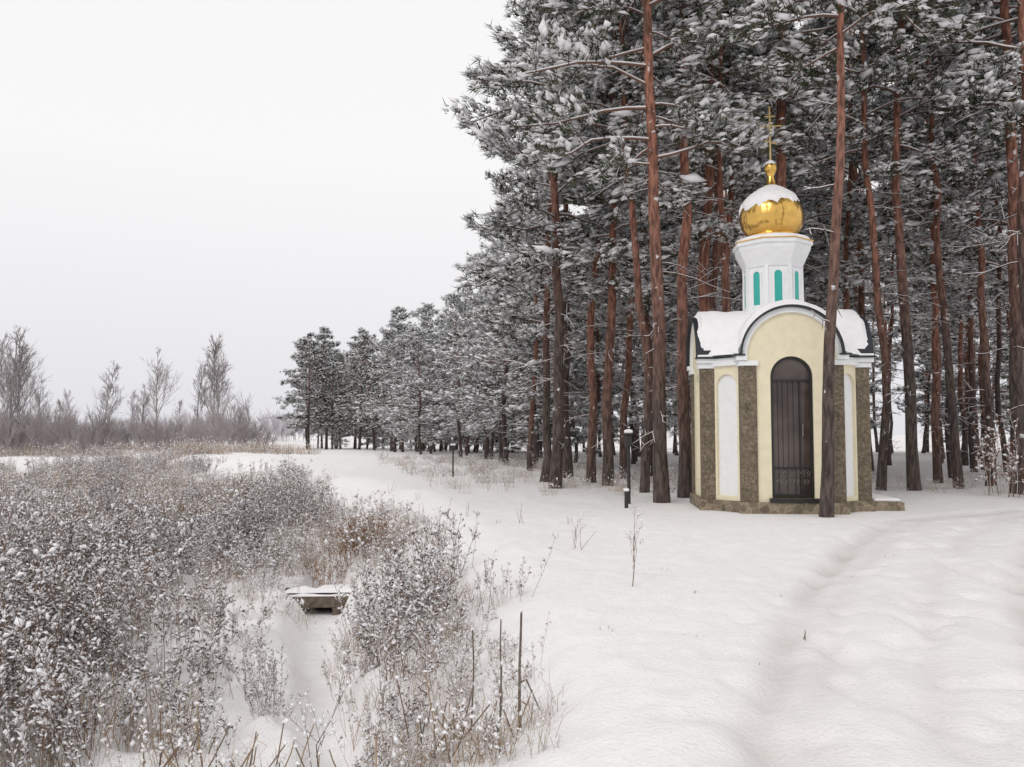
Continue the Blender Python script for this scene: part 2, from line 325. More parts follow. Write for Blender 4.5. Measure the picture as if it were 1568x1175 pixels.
SMALL=[pine(300+i,r0,c0,rr,ml,54,0.9,0.68,0.3,5,8,7,.7) for i,(r0,c0,rr,ml) in enumerate([(9.5,1.5,.11,2.0),(8.5,1.0,.10,1.9),(10.2,1.8,.12,2.2),(7.5,.8,.09,1.7)])]
SDARK=[pine(320+i,r0,c0,rr,ml,56,0.6,0.25,0.3,5,8,8,.6) for i,(r0,c0,rr,ml) in enumerate([(9.5,1.6,.11,2.0),(10,2.0,.12,2.1)])]

placed=[]
def tree(me,x,y,rz=None,tilt=(0,0),s=1.0,parent=None):
    rz=random.uniform(0,6.28) if rz is None else rz
    o=obj('pine_tree',me,parent,(x,y,Hs(x,y)-0.05),(0,0,0),s)
    M=Matrix.Rotation(tilt[0],4,'Y')@Matrix.Rotation(tilt[1],4,'X')@Matrix.Rotation(rz,4,'Z')
    o.rotation_euler=M.to_euler(); placed.append((x,y)); return o
def P2(px,d): return (px-784)/F*d
R=math.radians
FRONT=pine(901,13.5,7.0,0.095,1.6,50,0.65,0.15,0.18,7,5)
tree(FRONT,P2(1262,12.5),12.5,2.2,(R(3.7),0))
RED=pine(902,16.5,5.8,0.135,2.2,70,0.8,0.28,0.3,7,18)
tree(RED,P2(1012,15.2),15.2,0.5,(R(-1.6),0))
for px,d,ln,me,s in [(1047,16.3,2.0,TALL[0],1),(985,17.5,-1.5,TALL[3],.95),(930,19.5,.5,EDGE[0],1),(905,21,2.0,TALL[1],1),(832,22,1.4,EDGE[1],.93),
    (870,24,0.5,EDGE[2],1),(812,28,2,EDGE[1],.75),(1080,18.5,2,TALL[2],1),(1128,18,-4,TALL[4],1),(1200,18.6,0.5,TALL[2],1.05),(1345,19,-.5,TALL[3],1),(1397,18.6,0.8,TALL[0],1),
    (1465,20,-1,TALL[1],1),(1556,17.8,0.5,TALL[2],1.1),(1513,21,1,TALL[4],1),(1600,16,-1,TALL[1],1.1),(955,23,1,TALL[4],1),(775,34,1,SMALL[2],.95),(815,31,2,SMALL[2],1.0),(745,40,0,SMALL[0],.95),(705,46,0,SMALL[2],.85),(645,52,0,SMALL[1],.9),(617,62,0,SMALL[0],.95)]:
    tree(me,P2(px,d),d,None,(R(ln),R(random.uniform(-1,1))),s)
for px,d,s in [(475,84,1.12),(550,80,1.12),(515,92,.8),(600,70,.95)]: tree(random.choice(SDARK),P2(px,d),d,None,(0,0),s)
forest=empty('pine_forest')
def okp(x,y,md):
    if (x-4.5)**2+(y-14.2)**2<3.0**2: return False
    return all((x-a)**2+(y-b)**2>md*md for a,b in placed)
y=17.5
while y<64:
    x=float(forest_x(y))+0.4
    while x<0.64*y+3:
        xx=x+random.uniform(-0.9,0.9);yy=y+random.uniform(-0.9,0.9)
        if okp(xx,yy,1.25) and not(xx>5 and yy<18.3) and random.random()<0.76:
            edge=xx-float(forest_x(yy)); sc_=random.uniform(0.85,1.12)
            if yy>25 and edge<4: me=random.choice(SMALL[:3]+SDARK[:1]); sc_*=.84
            elif yy>25 and edge<8: me=random.choice(EDGE+SMALL[2:3]); sc_*=.78
            elif edge<3.5: me=random.choice(EDGE+TALL[3:])
            elif yy<28: me=random.choice(TALL)
            else: me=random.choice(TLOD)
            if yy>38 and edge<14: sc_=min(sc_,.85)
            if yy>48 and edge>10: me=random.choice(SDARK+TLOD)
            o=tree(me,xx,yy,None,(R(random.gauss(0,1.7)),R(random.gauss(0,1.7))),sc_,forest)
            o.name='tree_%d'%len(placed)
        x+=2.2 if y<35 else 3.1
    y+=2.2 if y<35 else 3.3
far=empty('distant_pine_treeline')
y=57
while y<101:
    for k in range(4):
        x=float(forest_x(y))+1.2+k*3.0+random.uniform(-3,2)
        if k==0 and random.random()<0.45: continue
        me=random.choice(SMALL+SDARK)
        o=tree(me,x,y+random.uniform(-2,2),None,(R(random.gauss(0,2)),0),random.uniform(0.5,1.15)*(.95 if y<75 else 1.08),far); o.name='tree_%d'%len(placed)
    y+=2.8

# ------------------------------------------------ dry vegetation
def weed(seed,hh,n,spread,mstem,mseed,snowy=1.0,tw=10,th=0.0035,lean=0.22,lat=(0.05,0.2),fl=1.0):
    r=np.random.default_rng(seed);mb=MB();C=[];D=[];SC=[];SD=[]
    for s in range(n):
        a=r.uniform(0,6.28);rr=spread*math.sqrt(r.uniform(0,1));b=np.array([rr*math.cos(a),rr*math.sin(a),-0.05])
        h=hh*r.uniform(0.45,1.15);ln=np.array([math.cos(a),math.sin(a),0])*r.uniform(0,lean)*h+r.normal(0,0.07,3)*h;ln[2]=h
        t=np.linspace(0,1,5)[:,None];P=b+ln*t+np.cumsum(r.normal(0,0.012,(5,3)),0)*t*2
        P[:,2]-=0.10*h*t[:,0]**3*r.uniform(0,2)
        ms=mstem if r.uniform()<.62 else M_rime
        mb.tube(P,th*(1-0.6*t[:,0]),ms,3)
        for q in range(tw):
            u=r.uniform(0.3,1.0);p=np.array([np.interp(u,t[:,0],P[:,c]) for c in range(3)])
            d=r.normal(0,1,3);d[2]=abs(d[2])*0.6+0.6;d/=np.linalg.norm(d);l=h*r.uniform(*lat)*(1.4-u*0.8);e=p+d*l
            mb.tube([p,e],[th*0.55,th*0.3],ms,3)
            m=r.integers(1,4);w=r.uniform(0.4,1.05,m)[:,None];C.append(p+(e-p)*w);D.append(np.repeat(d[None],m,0))
        C.append(P[-2:]);D.append(np.repeat((ln/h)[None],2,0))
        SC.append(P[2:4]);SD.append(np.repeat((ln/h)[None],2,0))
    C=np.concatenate(C);D=np.concatenate(D)
    mb.needles(C,D,3,0.032,0.0045,mseed,r)
    k=r.uniform(0,1,len(C))<0.88*snowy;m=k.sum();z=fl*np.exp(r.normal(0,0.4,m))
    mb.octa(C[k]+np.array([0,0,0.008]),D[k],0.0175*z,0.0100*z,0.009*z,M_snow,r)
    SC=np.concatenate(SC);SD=np.concatenate(SD);z=fl*np.exp(r.normal(0,0.4,len(SC)))
    if snowy>0.5: mb.octa(SC,SD,0.024*z,0.008*z,0.010*z,M_snow,r)
    return mb.pack()
WD=[weed(400+i,h,n,sp,M_weed,M_seed,1.0,14) for i,(h,n,sp) in enumerate([(0.85,10,.2),(1.1,11,.24),(0.65,9,.25),(1.0,7,.14)])]
WP=[weed(410+i,h,n,0.30,M_weedp,M_weed,1.0,6,.003,.4) for i,(h,n) in enumerate([(0.6,12),(0.85,9),(0.4,14)])]
WR=[weed(420+i,h,22,0.3,M_reed,M_reed,0.4,5) for i,h in enumerate([0.6,0.75])]
def grass(seed,hh,n,spread,mats,snow,w=.004,arch=.15):
    r=np.random.default_rng(seed);mb=MB()
    a=r.uniform(0,6.28,n);rr=spread*np.sqrt(r.uniform(0,1,n));b=np.column_stack([rr*np.cos(a),rr*np.sin(a),np.full(n,-0.03)])
    h=hh*r.uniform(0.3,1.1,n);d=np.column_stack([r.normal(0,.3,n),r.normal(0,.3,n),np.ones(n)])*h[:,None]
    s=r.normal(0,1,(n,3));s[:,2]=0;s/=np.linalg.norm(s,axis=1)[:,None]
    bend=np.column_stack([r.normal(0,arch,n),r.normal(0,arch,n),-0.2*r.uniform(0,1,n)])*h[:,None]
    V=np.stack([b-s*w,b+s*w,b+d*0.6+s*w*0.8,b+d*0.6-s*w*0.8,b+d+bend],1)
    for q,mat in enumerate(mats):
        idx=np.arange(q,n,len(mats));VV=V[idx];m=len(idx);base=np.arange(m)[:,None]*5
        n0=mb.n
        mb.add(VV.reshape(-1,3),base+np.array([[0,1,2,3]]),mat)
        mb.T.append((n0+base+np.array([[3,2,4]]),mb.mi(mat)))
    m=int(n*snow);z=np.exp(r.normal(0,0.4,m)); idx=r.integers(0,n,m)
    mb.octa((b+d*r.uniform(0.1,1,(n,1)))[idx],d[idx]/h[idx][:,None],0.024*z,0.014*z,0.013*z,M_snow,r)
    return mb.pack()
GP=[grass(500+i,0.5,45,0.3,[M_weedp,M_rime,M_weedp],0.6,.003,.4) for i in range(3)]
GT=[grass(510+i,0.75,70,0.6,[[M_weedp,M_rime],[M_rime,M_weed],[M_reed,M_rime,M_weedp]][i],1.2,.006,.2) for i in range(3)]

th=Bake('snowy_weed_thicket')
for y0,y1,n in [(3.6,9,190),(9,15,230),(15,24,270),(24,42,300)]:
    k=0
    for _ in range(n*9):
        if k>=n: break
        yy=random.uniform(y0,y1);w=0.66*yy+1
        xx=random.uniform(-w,float(xb(yy))-0.05)
        cd=xx-float(chx(yy))
        if abs(cd)<0.36 and yy<14: continue
        if 8.2<yy<12 and abs(cd+.05)<0.55: continue
        nz=float(vn(xx*0.7,yy*0.55,30))+0.5*float(vn(xx*1.9,yy*1.6,34))
        right=cd>0 and yy<13
        if nz<(-0.15 if right else 0.03): continue
        dist=float(xb(yy))-xx
        if dist<0.6 and random.random()<0.5: continue
        if 10.6<yy<13.2 and -3.2<xx<-1.9: continue
        if yy<5.2 and xx<-1: continue
        s=min(1.25,random.uniform(0.5,0.95)+max(0,nz)*1.1)
        if right: s*=0.75
        if yy<11.5 and -1.0<cd<0: s*=0.6
        if dist<0.8: s*=0.65
        me=random.choice(WD if float(vn(xx*0.6,yy*0.6,31))>-0.03 else WP)
        if random.random()<0.14: me=random.choice(GP)
        th.put(me,xx,yy,s*(1.0 if yy<24 else 1.2)); k+=1
for _ in range(330):
    yy=4.6+random.random()**1.4*13; xx=random.uniform(-0.66*yy-.5,float(xb(yy))-.1)
    if abs(xx-float(chx(yy)))<0.3: continue
    th.put(random.choice(GP+GP+WP),xx,yy,random.uniform(.3,.8))
for px,d,s in [(290,7.4,1.15),(300,7.8,1.2),(325,8.0,1.05),(275,8.1,1.1),(350,7.6,.9),(195,9.5,1.25),(205,9.9,1.2),(250,6.6,.9),(40,5.6,.8),(10,5.8,.85),(600,7.3,.95),(625,7.7,1.05),(650,7.4,1.0),(670,8.0,1.05),(640,6.6,.85),(610,5.8,.8),(590,6.3,.75),(680,6.8,.8),(655,9.0,1.0),(635,9.2,.85),(700,9.4,.7),(570,5.2,.5),(690,6.0,.6),(630,5.2,.55),(330,6.2,.8),(150,6.6,.8),(395,7.2,.6),(380,8.6,.8)]:
    th.put(random.choice(WD),P2(px,d),d,s)
for _ in range(50):
    yy=random.uniform(4.6,9.5);th.put(random.choice(GP+WP),P2(random.uniform(560,830)-(yy-4.6)*15,yy),yy,random.uniform(.35,.75))
# frosty tufts leaning over the bridge and ditch edge
for px,d,s in [(420,11.0,.55),(435,12.4,.7),(590,11.2,.6),(575,10.6,.5),(400,10.2,.55),(560,9.6,.45),(455,10.0,.4)]: th.put(random.choice(WD+WP),P2(px,d),d,s)
th.done()
rd=Bake('russet_reed_clump')
for px,d in [(500,13.6),(530,13.9),(555,13.8),(575,13.4),(480,14.4),(545,14.6),(520,15.0),(590,14.5),(500,15.6),(585,12.1),(600,13.2),(565,12.9),(515,13.0),(540,13.2),(610,12.5)]:
    rd.put(random.choice(WR),P2(px,d),d,random.uniform(0.8,1.2)*(1 if d>12.5 else 0.6))
rd.done()
md=Bake('dry_meadow_grass')
for _ in range(700):
    yy=20+ (random.random()**1.3)*70; xx=random.uniform(-0.68*yy,float(xb(yy))+(-1 if yy<50 else 8))
    if float(vn(xx*0.12,yy*0.1,33))<-0.03: continue
    if (xx+11)**2/30+(yy-35)**2/16<1: continue
    md.put(random.choice(GT),xx,yy,(random.uniform(0.5,1.1)*(1.0 if yy<45 else 1.4)))
md.done()
eg=Bake('forest_edge_grass')
for _ in range(330):
    yy=random.uniform(16.5,45); xx=float(forest_x(yy))+random.uniform(-3.0,4) + (0 if yy<22 else random.uniform(-2,0))
    if (xx-4.5)**2+(yy-14.2)**2<5: continue
    eg.put(random.choice(GP+GP+WP),xx,yy,random.uniform(0.4,0.8))
for _ in range(110):
    yy=random.uniform(17.5,26); xx=random.uniform(6,16)
    eg.put(random.choice(GP),xx,yy,random.uniform(0.3,0.7))
eg.done()

r=np.random.default_rng(77)
mb=MB()
def onpix(px,py,g=6.0):
    d=g
    for _ in range(60): d=0.6*d+0.4*(CAMZ-Hs(P2(px,d),d))/((py-665)/F)
    return P2(px,d),d
for (px,py,hp) in [(885,840,45),(798,800,38),(718,790,25),(640,765,20),(1230,970,18),(1188,910,8),(1060,905,8),(645,790,25),(870,800,15),(745,890,45),(740,935,50),(1365,960,6),(1360,850,5),(1040,965,6),(760,800,12),(928,960,10),(660,745,20),(1540,745,25),(600,755,25),(980,830,10),(1290,880,6),(850,820,10),(1070,970,8),(820,880,8),(1010,870,5),(1150,1010,7)]:
    x0,d=onpix(px,py);h=hp/F*d;z0=Hs(x0,d)
    for q in range(3):
        b=np.array([x0+r.normal(0,.03),d+r.normal(0,.03),z0-0.02]);e=b+np.array([r.normal(0,.2)*h,r.normal(0,.2)*h,h*r.uniform(.6,1)])
        mb.tube([b,(b+e)/2+r.normal(0,0.02*h,3),e],[0.003,0.0025,0.0015],M_weed,3)
obj('dry_grass_stalks',mb.mesh('dry_grass_stalks'))

def twiggy(seed,h,mat,th0,snow,n1=4,n2=3):
    r=np.random.default_rng(seed);mb=MB();C=[]
    def rec(p,d,l,t,dep):
        d=d/np.linalg.norm(d);m=p+d*l*0.5+r.normal(0,0.03*l,3);e=p+d*l+np.array([0,0,0.05*l])
        mb.tube([p,m,e],[t,t*0.85,t*0.6],mat,4); C.append(m);C.append(e)
        if dep>0:
            for k in range(n1 if dep>1 else n2):
                s=r.uniform(0.35,1);q=p+(e-p)*s;dd=d+r.normal(0,0.42,3);dd[2]+=0.25;rec(q,dd,l*r.uniform(0.45,0.75),t*0.55,dep-1)
    rec(np.array([0,0,-0.05]),np.array([0.03,0,1.]),h*0.55,th0,3)
    C=np.array(C);k=r.uniform(0,1,len(C))<snow;m=k.sum();z=np.exp(r.normal(0,.4,m));
    mb.octa(C[k]+np.array([0,0,.006]),np.repeat(np.array([[0.3,0.2,1.]]),m,0),0.012*z,0.009*z,0.008*z,M_snow,r)
    return mb.mesh('twig_%d'%seed)
x,yv=onpix(966,895); obj('bare_sapling',twiggy(5,0.85,M_weed,0.005,0.3,3,3),None,(x,yv,Hs(x,yv)),(0,0.05,1))
x,yv=onpix(882,838); obj('bare_sapling',twiggy(6,0.5,M_weed,0.004,0.3,3,2),None,(x,yv,Hs(x,yv)),(0,0.05,2))
yv=5.3;x=P2(492,yv); obj('bare_sapling',twiggy(8,0.95,M_seed,0.005,0.7,3,3),None,(x,yv,Hs(x,yv)),(0,0.0,2))

def stalk(px,d,top,tpx,th0,head=False,brk=False):
    x0=P2(px,d);z0=Hs(x0,d);zt=CAMZ+(665-top)/F*d;dx=(tpx-px)/F*d;mb=MB()
    t=np.linspace(0,1,6)[:,None];P=np.array([0,0,-0.1])+np.array([dx,0.02,zt-z0+0.1])*t+np.random.default_rng(px).normal(0,0.005,(6,3))
    mb.tube(P,th0*(1-0.35*t[:,0]),M_cat,6)
    if head:
        e=P[-1];mb.tube([e-[0,0,0.14],e-[0,0,0.12],e,e+[0,0,0.02]],[th0,th0*1.6,th0*1.5,th0*.4],M_seed,8)
    if brk:
        q=P[2]+[0,0,.06];mb.tube([q,q+[0.04,0,0.02],q+[0.12,0.02,-0.16]],[th0*.6,th0*.5,th0*.3],M_cat,5)
    rr=np.random.default_rng(px+1);C=P[1:];n=len(C);mb.octa(C+rr.normal(0,0.006,(n,3)),np.repeat([[0.1,0,1.]],n,0),np.full(n,.02),np.full(n,.009),np.full(n,.012),M_snow,rr)
    obj('cattail_stalk',mb.mesh('cattail_stalk'),None,(x0,d,z0))
stalk(722,5.2,962,726,0.007);stalk(766,5.1,945,768,0.007);stalk(795,5.15,932,797,0.011,False,True);stalk(884,6.9,944,883,0.007,True)
stalk(760,4.9,1010,772,0.005);stalk(828,5.4,1060,790,0.005);stalk(700,5.1,1085,712,0.005);stalk(745,8.8,855,742,0.005)
mb=MB();r=np.random.default_rng(3)
for k in range(30):
    b=np.array([r.normal(0,.28),r.normal(0,.22),-0.05]);h=r.uniform(.1,.36);e=b+np.array([r.normal(0,.3)*h,r.normal(0,.3)*h,h])
    mb.tube([b,(b+e)/2+r.normal(0,.01,3),e],[.005,.0045,.004],[M_weedp,M_weed,M_cat][k%3],5)
    if r.uniform()<.6: mb.octa(e[None]+[[0,0,.01]],np.array([[1.,.2,.1]]),np.array([.03]),np.array([.02]),np.array([.015]),M_snow,r)
me=mb.mesh('reed_stubs')
for px,d in [(300,5.2),(395,5.3),(715,5.2)]:
    x=P2(px,d);obj('reed_stubs',me,None,(x,d,Hs(x,d)),(0,0,px))

# ------------------------------------------------ distant bare shrubs
def bare(seed,h,mat,stems,spread,lev=3,th0=0.06,lean=0.35,tmin=.010,nb=6,tree=False):
    r=np.random.default_rng(seed);mb=MB()
    def rec(p,d,l,t,dep,top=False):
        d=d/np.linalg.norm(d);e=p+d*l;m=(p+e)/2+r.normal(0,0.04*l,3)
        mb.tube([p,m,e],[t,t*.8,t*.35],mat,3)
        if dep>0:
            N=30 if (top and tree) else nb
            for k in range(N):
                s=r.uniform(0.22,1);q=p+(e-p)*s
                if top and tree:
                    a=r.uniform(0,6.28);dd=np.array([math.cos(a)*.5,math.sin(a)*.5,r.uniform(.6,1.3)]);L=l*(.28*(1.1-s)+.05)*r.uniform(.7,1.3)
                else: dd=d+r.normal(0,0.38,3);dd[2]+=0.15;L=l*r.uniform(0.35,0.65)
                rec(q,dd,L,max(t*0.4,tmin),dep-1)
    for s in range(stems):
        a=r.uniform(0,6.28);b=np.array([math.cos(a),math.sin(a),0])*spread*r.uniform(0,1)
        rec(b,np.array([math.cos(a)*lean*r.uniform(0,1),math.sin(a)*lean*r.uniform(0,1),1.]),h*(r.uniform(.8,1.0) if tree else r.uniform(.45,.75)),th0,lev,True)
    return mb.mesh('bare_%d'%seed)
SH=[bare(600+i,3.0,M_far,6,1.4,2,0.022,0.6,.010,8) for i in range(4)]
BT=[bare(610+i,8.6,M_far,1,0.3,3,0.06,0.10,.009,5,True) for i in range(4)]
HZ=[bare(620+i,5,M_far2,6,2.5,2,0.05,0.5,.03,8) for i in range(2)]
bs=empty('bare_shrub_thicket')
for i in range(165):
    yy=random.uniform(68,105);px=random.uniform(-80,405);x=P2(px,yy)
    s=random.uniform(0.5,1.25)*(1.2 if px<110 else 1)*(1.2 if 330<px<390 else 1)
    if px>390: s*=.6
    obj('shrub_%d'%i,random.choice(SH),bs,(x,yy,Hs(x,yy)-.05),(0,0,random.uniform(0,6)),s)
for px,d,s in [(15,85,1.6),(40,88,1.55),(28,90,1.4),(3,84,1.5),(155,92,1.2),(165,90,1.0),(243,90,1.35),(320,86,1.4),(338,87,1.5),(328,90,1.2),(305,90,1.15),(-20,85,1.5),(100,95,.85),(200,97,.85),(370,95,.6),(60,95,1.0),(90,98,.8),(275,98,.8),(215,92,.9)]:
    x=P2(px,d);obj('bare_birch_tree',random.choice(BT),None,(x,d,Hs(x,d)-.05),(0,R(random.gauss(0,2)),random.uniform(0,6)),s*0.93)
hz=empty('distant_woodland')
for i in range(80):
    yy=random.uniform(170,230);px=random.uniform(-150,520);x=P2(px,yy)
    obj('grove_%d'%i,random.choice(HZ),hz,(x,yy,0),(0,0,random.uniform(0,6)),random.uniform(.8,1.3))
x=P2(1540,16.5);obj('bare_bush',weed(700,0.95,22,0.3,M_weed,flat('russet_leaf',(.22,.09,.06)),0.55,16,0.006,fl=1.1).mesh('bare_bush'),None,(x,16.5,Hs(x,16.5)),(0,0,0),1.7)

# ------------------------------------------------ chapel
CH=empty('chapel',(4.38,14.22,0.47),R(-5.7))
def mo(name,V,Fs,mat,par=CH,rz=0,loc=(0,0,0),bevel=0,smooth=False):
    me=bpy.data.meshes.new(name);me.from_pydata([tuple(map(float,v)) for v in V],[],[tuple(int(q) for q in f) for f in Fs]);me.materials.append(mat)
    import bmesh
    b=bmesh.new();b.from_mesh(me);bmesh.ops.remove_doubles(b,verts=b.verts,dist=1e-5);bmesh.ops.recalc_face_normals(b,faces=b.faces);b.to_mesh(me);b.free()
    if smooth:
        for p in me.polygons:p.use_smooth=True
    o=obj(name,me,par,loc,(0,0,rz))
    if bevel:
        m=o.modifiers.new('b','BEVEL');m.width=bevel;m.segments=2;m.limit_method='ANGLE'
    return o
def prism(name,poly,z0,z1,mat,**k):
    n=len(poly);V=[(x,y,z0) for x,y in poly]+[(x,y,z1) for x,y in poly]
    Fs=[tuple(range(n))[::-1],tuple(range(n,2*n))]+[(i,(i+1)%n,n+(i+1)%n,n+i) for i in range(n)]
    return mo(name,V,Fs,mat,**k)
def box(name,x0,x1,y0,y1,z0,z1,mat,**k): return prism(name,[(x0,y0),(x1,y0),(x1,y1),(x0,y1)],z0,z1,mat,**k)
def strip(name,inner,outer,y0,y1,mat,**k):
    n=len(inner);V=[];Fs=[]
    for (a,b) in inner:V.append((a,y0,b))
    for (a,b) in outer:V.append((a,y0,b))
    for (a,b) in inner:V.append((a,y1,b))
    for (a,b) in outer:V.append((a,y1,b))
    for i in range(n-1):
        Fs+=[(i,i+1,n+i+1,n+i),(2*n+i,3*n+i,3*n+i+1,2*n+i+1),(i,2*n+i,2*n+i+1,i+1),(n+i,n+i+1,3*n+i+1,3*n+i)]
    Fs+=[(0,n,3*n,2*n),(n-1,3*n-1,4*n-1,2*n-1)]
    return mo(name,V,Fs,mat,**k)
def arc(r_,zc,n=28,a0=180,a1=0): return [(r_*math.cos(R(a0+(a1-a0)*i/n)),zc+r_*math.sin(R(a0+(a1-a0)*i/n))) for i in range(n+1)]
ZE=2.42
A=1.28;B=0.75;C_=1.10
def plan(g=0.0):
    q=[(B+g,-A-g),(B+g,-C_-g*.4),(C_+g*.4,-B-g),(A+g,-B-g)]
    pts=[]
    for k in range(4):
        c,s=math.cos(k*math.pi/2),math.sin(k*math.pi/2)
        for (x,y) in q: pts.append((x*c-y*s,x*s+y*c))
    return pts
prism('plinth',plan(0.05),-0.15,0.20,M_rubble,bevel=0.01)
box('plinth_step',1.34,1.80,-0.70,0.75,-0.15,0.17,M_rubble,bevel=0.01)
box('step_snow',1.36,1.77,-0.62,0.7,0.172,0.22,M_snowroof,bevel=0.02)
box('interior_core',-0.62,0.62,-0.98,0.98,0.2,ZE-.05,M_dark)
for k in range(4):
    rz=k*math.pi/2
    hw=0.315 if k==0 else 0.24; zs=2.10 if k==0 else 2.0; zb=0.26 if k==0 else 0.5
    y0=-A+0.02;y1=-A+0.17
    Rw=0.70
    inn=[(-hw,zs)]+arc(hw,zs)+[(hw,zs)];out=[(-Rw,zs)]+arc(Rw,ZE)+[(Rw,zs)]
    strip('gable_wall',inn,out,y0,y1,M_cream,rz=rz)
    box('wall_pier',-Rw,-hw,y0,y1,0.2,zs,M_cream,rz=rz);box('wall_pier',hw,Rw,y0,y1,0.2,zs,M_cream,rz=rz)
    box('sill',-hw,hw,y0+.003,y1,0.2,zb,M_cream,rz=rz)
    if k!=0: box('niche_panel',-hw-.05,hw+.05,y1-.06,y1-.03,zb-.02,zs+hw+.03,M_white,rz=rz)
    strip('archivolt',arc(0.665,ZE),arc(0.742,ZE),-A-0.03,-A+0.18,M_white,rz=rz,smooth=False)
    strip('roof_vault',arc(0.744,ZE+.002),arc(0.775,ZE+.002),-A-0.09,0.0,M_black,rz=rz)
    na,nyy=24,26;V=[];Fs=[];rr=np.random.default_rng(k)
    for i in range(na+1):
        an=R(10+160*i/na)
        for j in range(nyy+1):
            yy=-A-0.07+(A+0.07)*j/nyy
            e=min(1,j/2.0)*min(1,min(i,na-i)/3.0)
            tk=(0.01+0.085*max(0,math.sin(an))**.8+0.04*float(vn(an*4,yy*5,40+k)))*e
            rad=0.773+tk
            V.append((rad*math.cos(an),yy+(0.03+0.05*float(vn(an*5,3,50+k)))*(j<2),ZE+rad*math.sin(an)))
    for i in range(na):
        for j in range(nyy):
            a=i*(nyy+1)+j;Fs.append((a,a+1,a+nyy+2,a+nyy+1))
    mo('vault_snow',V,Fs,M_snowroof,rz=rz,smooth=True)
    for s in (-1,1):
        xs=sorted([s*0.525,s*0.765]);box('pilaster',xs[0],xs[1],-A-0.015,-C_+.03,0.2,2.27,M_pebble,rz=rz,bevel=.004)
        xs=sorted([s*0.50,s*0.79]);box('pilaster_cap',xs[0],xs[1],-A-0.045,-C_+.03,2.272,2.35,M_white,rz=rz,bevel=.006)
        xs=sorted([s*0.665,s*0.83]);box('eave_block',xs[0],xs[1],-A-0.075,-C_+.03,2.352,2.425,M_white,rz=rz,bevel=.006)
        xs=sorted([s*0.70,s*0.87]);box('eave_metal',xs[0],xs[1],-A-0.10,-C_+.05,2.427,2.447,M_black,rz=rz)
        xs=sorted([s*0.79,s*0.862]);box('eave_snow',xs[0],xs[1],-A-0.07,-C_+.05,2.449,2.485,M_snowroof,rz=rz,bevel=.012)
    rd_=rz+math.pi/4
    mid=math.hypot((B+C_)/2,(B+C_)/2);hl=math.hypot(C_-B,C_-B)/2
    hw2=0.19;zs2=1.98
    inn=[(-hw2,zs2)]+arc(hw2,zs2)+[(hw2,zs2)];out=[(-hl-.02,zs2)]+[(x/hw2*(hl+.02),ZE-.02) for x,_ in arc(hw2,zs2)]+[(hl+.02,zs2)]
    yd0=-mid+.0;yd1=yd0+.12
    strip('diagonal_wall',inn,out,yd0,yd1,M_cream,rz=rd_)
    box('diagonal_pier',-hl-.02,-hw2,yd0,yd1,.2,zs2,M_cream,rz=rd_);box('diagonal_pier',hw2,hl+.02,yd0,yd1,.2,zs2,M_cream,rz=rd_)
    box('diagonal_sill',-hw2,hw2,yd0+.003,yd1,.2,.27,M_cream,rz=rd_)
    box('diagonal_panel',-hw2-.03,hw2+.03,yd0+.045,yd1-.02,.25,zs2+hw2+.02,M_white,rz=rd_)
    box('diagonal_cornice',-hl-.0,hl+.0,yd0-.05,yd0+.1,2.30,2.42,M_white,rz=rd_)
    w=hl+.14;ye=yd0-.1
    mo('corner_roof',[(-w,ye,2.43),(w,ye,2.43),(0,-.80,2.85),(-w,ye,2.455),(w,ye,2.455),(0,-.80,2.88)],[(0,1,2),(3,5,4),(0,3,4,1),(1,4,5,2),(2,5,3,0)],M_black,rz=rd_)
    V=[];Fs=[];n=12
    for i in range(n+1):
        u=i/n
        for j in range(n+1):
            v=j/n;ww=(w-.01)*(1-v*0.96)
            tk=(0.085+.05*float(vn(u*4+k*7,v*4,60)))*min(1,v*5+.1)*min(1,min(u,1-u)*6+.15)
            V.append((-ww+2*ww*u,ye+.01+(-.80-ye)*v,2.458+.425*v+tk+0.05*math.sin(math.pi*v)))
    for i in range(n):
        for j in range(n):
            a=i*(n+1)+j;Fs.append((a,a+1,a+n+2,a+n+1))
    mo('corner_snow',V,Fs,M_snowroof,rz=rd_,smooth=True)
yf=-A+.06
strip('door_frame',[(-.275,.27)]+arc(.275,2.10)+[(.275,.27)],[(-.313,.27)]+arc(.313,2.10)+[(.313,.27)],yf,yf+.05,M_iron)
pa=arc(.276,2.10);mo('door_glass',[(-.276,yf+.035,.27)]+[(x,yf+.035,z) for x,z in pa]+[(.276,yf+.035,.27)],[tuple(range(len(pa)+2))],M_glass)
box('door_transom',-.274,.274,yf+.004,yf+.03,2.03,2.06,M_iron);box('door_lock_rail',-.274,.274,yf+.004,yf+.03,.70,.725,M_iron)
box('door_bottom_rail',-.274,.274,yf+.004,yf+.03,.272,.32,M_iron);box('door_mullion',.115,.135,yf+.006,yf+.028,.322,2.028,M_iron)
box('door_threshold',-.36,.36,-A-.08,-A+.02,.2,.262,M_iron)
box('door_handle',.15,.162,yf-.03,yf-.015,1.2,1.38,M_ironlt,bevel=.004)
mb=MB()
def scroll(cx,cz,s,fl):
    t=np.linspace(0,1,26);a=t*3.6*math.pi;rr=.010+.055*s*(1-t)
    P=np.column_stack([cx+fl*rr*np.cos(a),np.full(26,yf+.0),cz+rr*np.sin(a)]);mb.tube(P,np.full(26,.0035),M_ironlt,5)
for cx,fl in [(-.2,1),(-.07,-1),(.05,1),(.2,-1)]:
    scroll(cx,.63,1,fl);scroll(cx,.50,.7,-fl)
    mb.tube([[cx,yf,.32],[cx,yf,.72]],[.004,.004],M_iron,5)
for cx in (-.2,-.13,-.05,.03): mb.tube([[cx,yf+.02,.72],[cx,yf+.02,2.03]],[.003,.003],M_iron,5)
obj('door_scrollwork',mb.mesh('door_scrollwork'),CH)
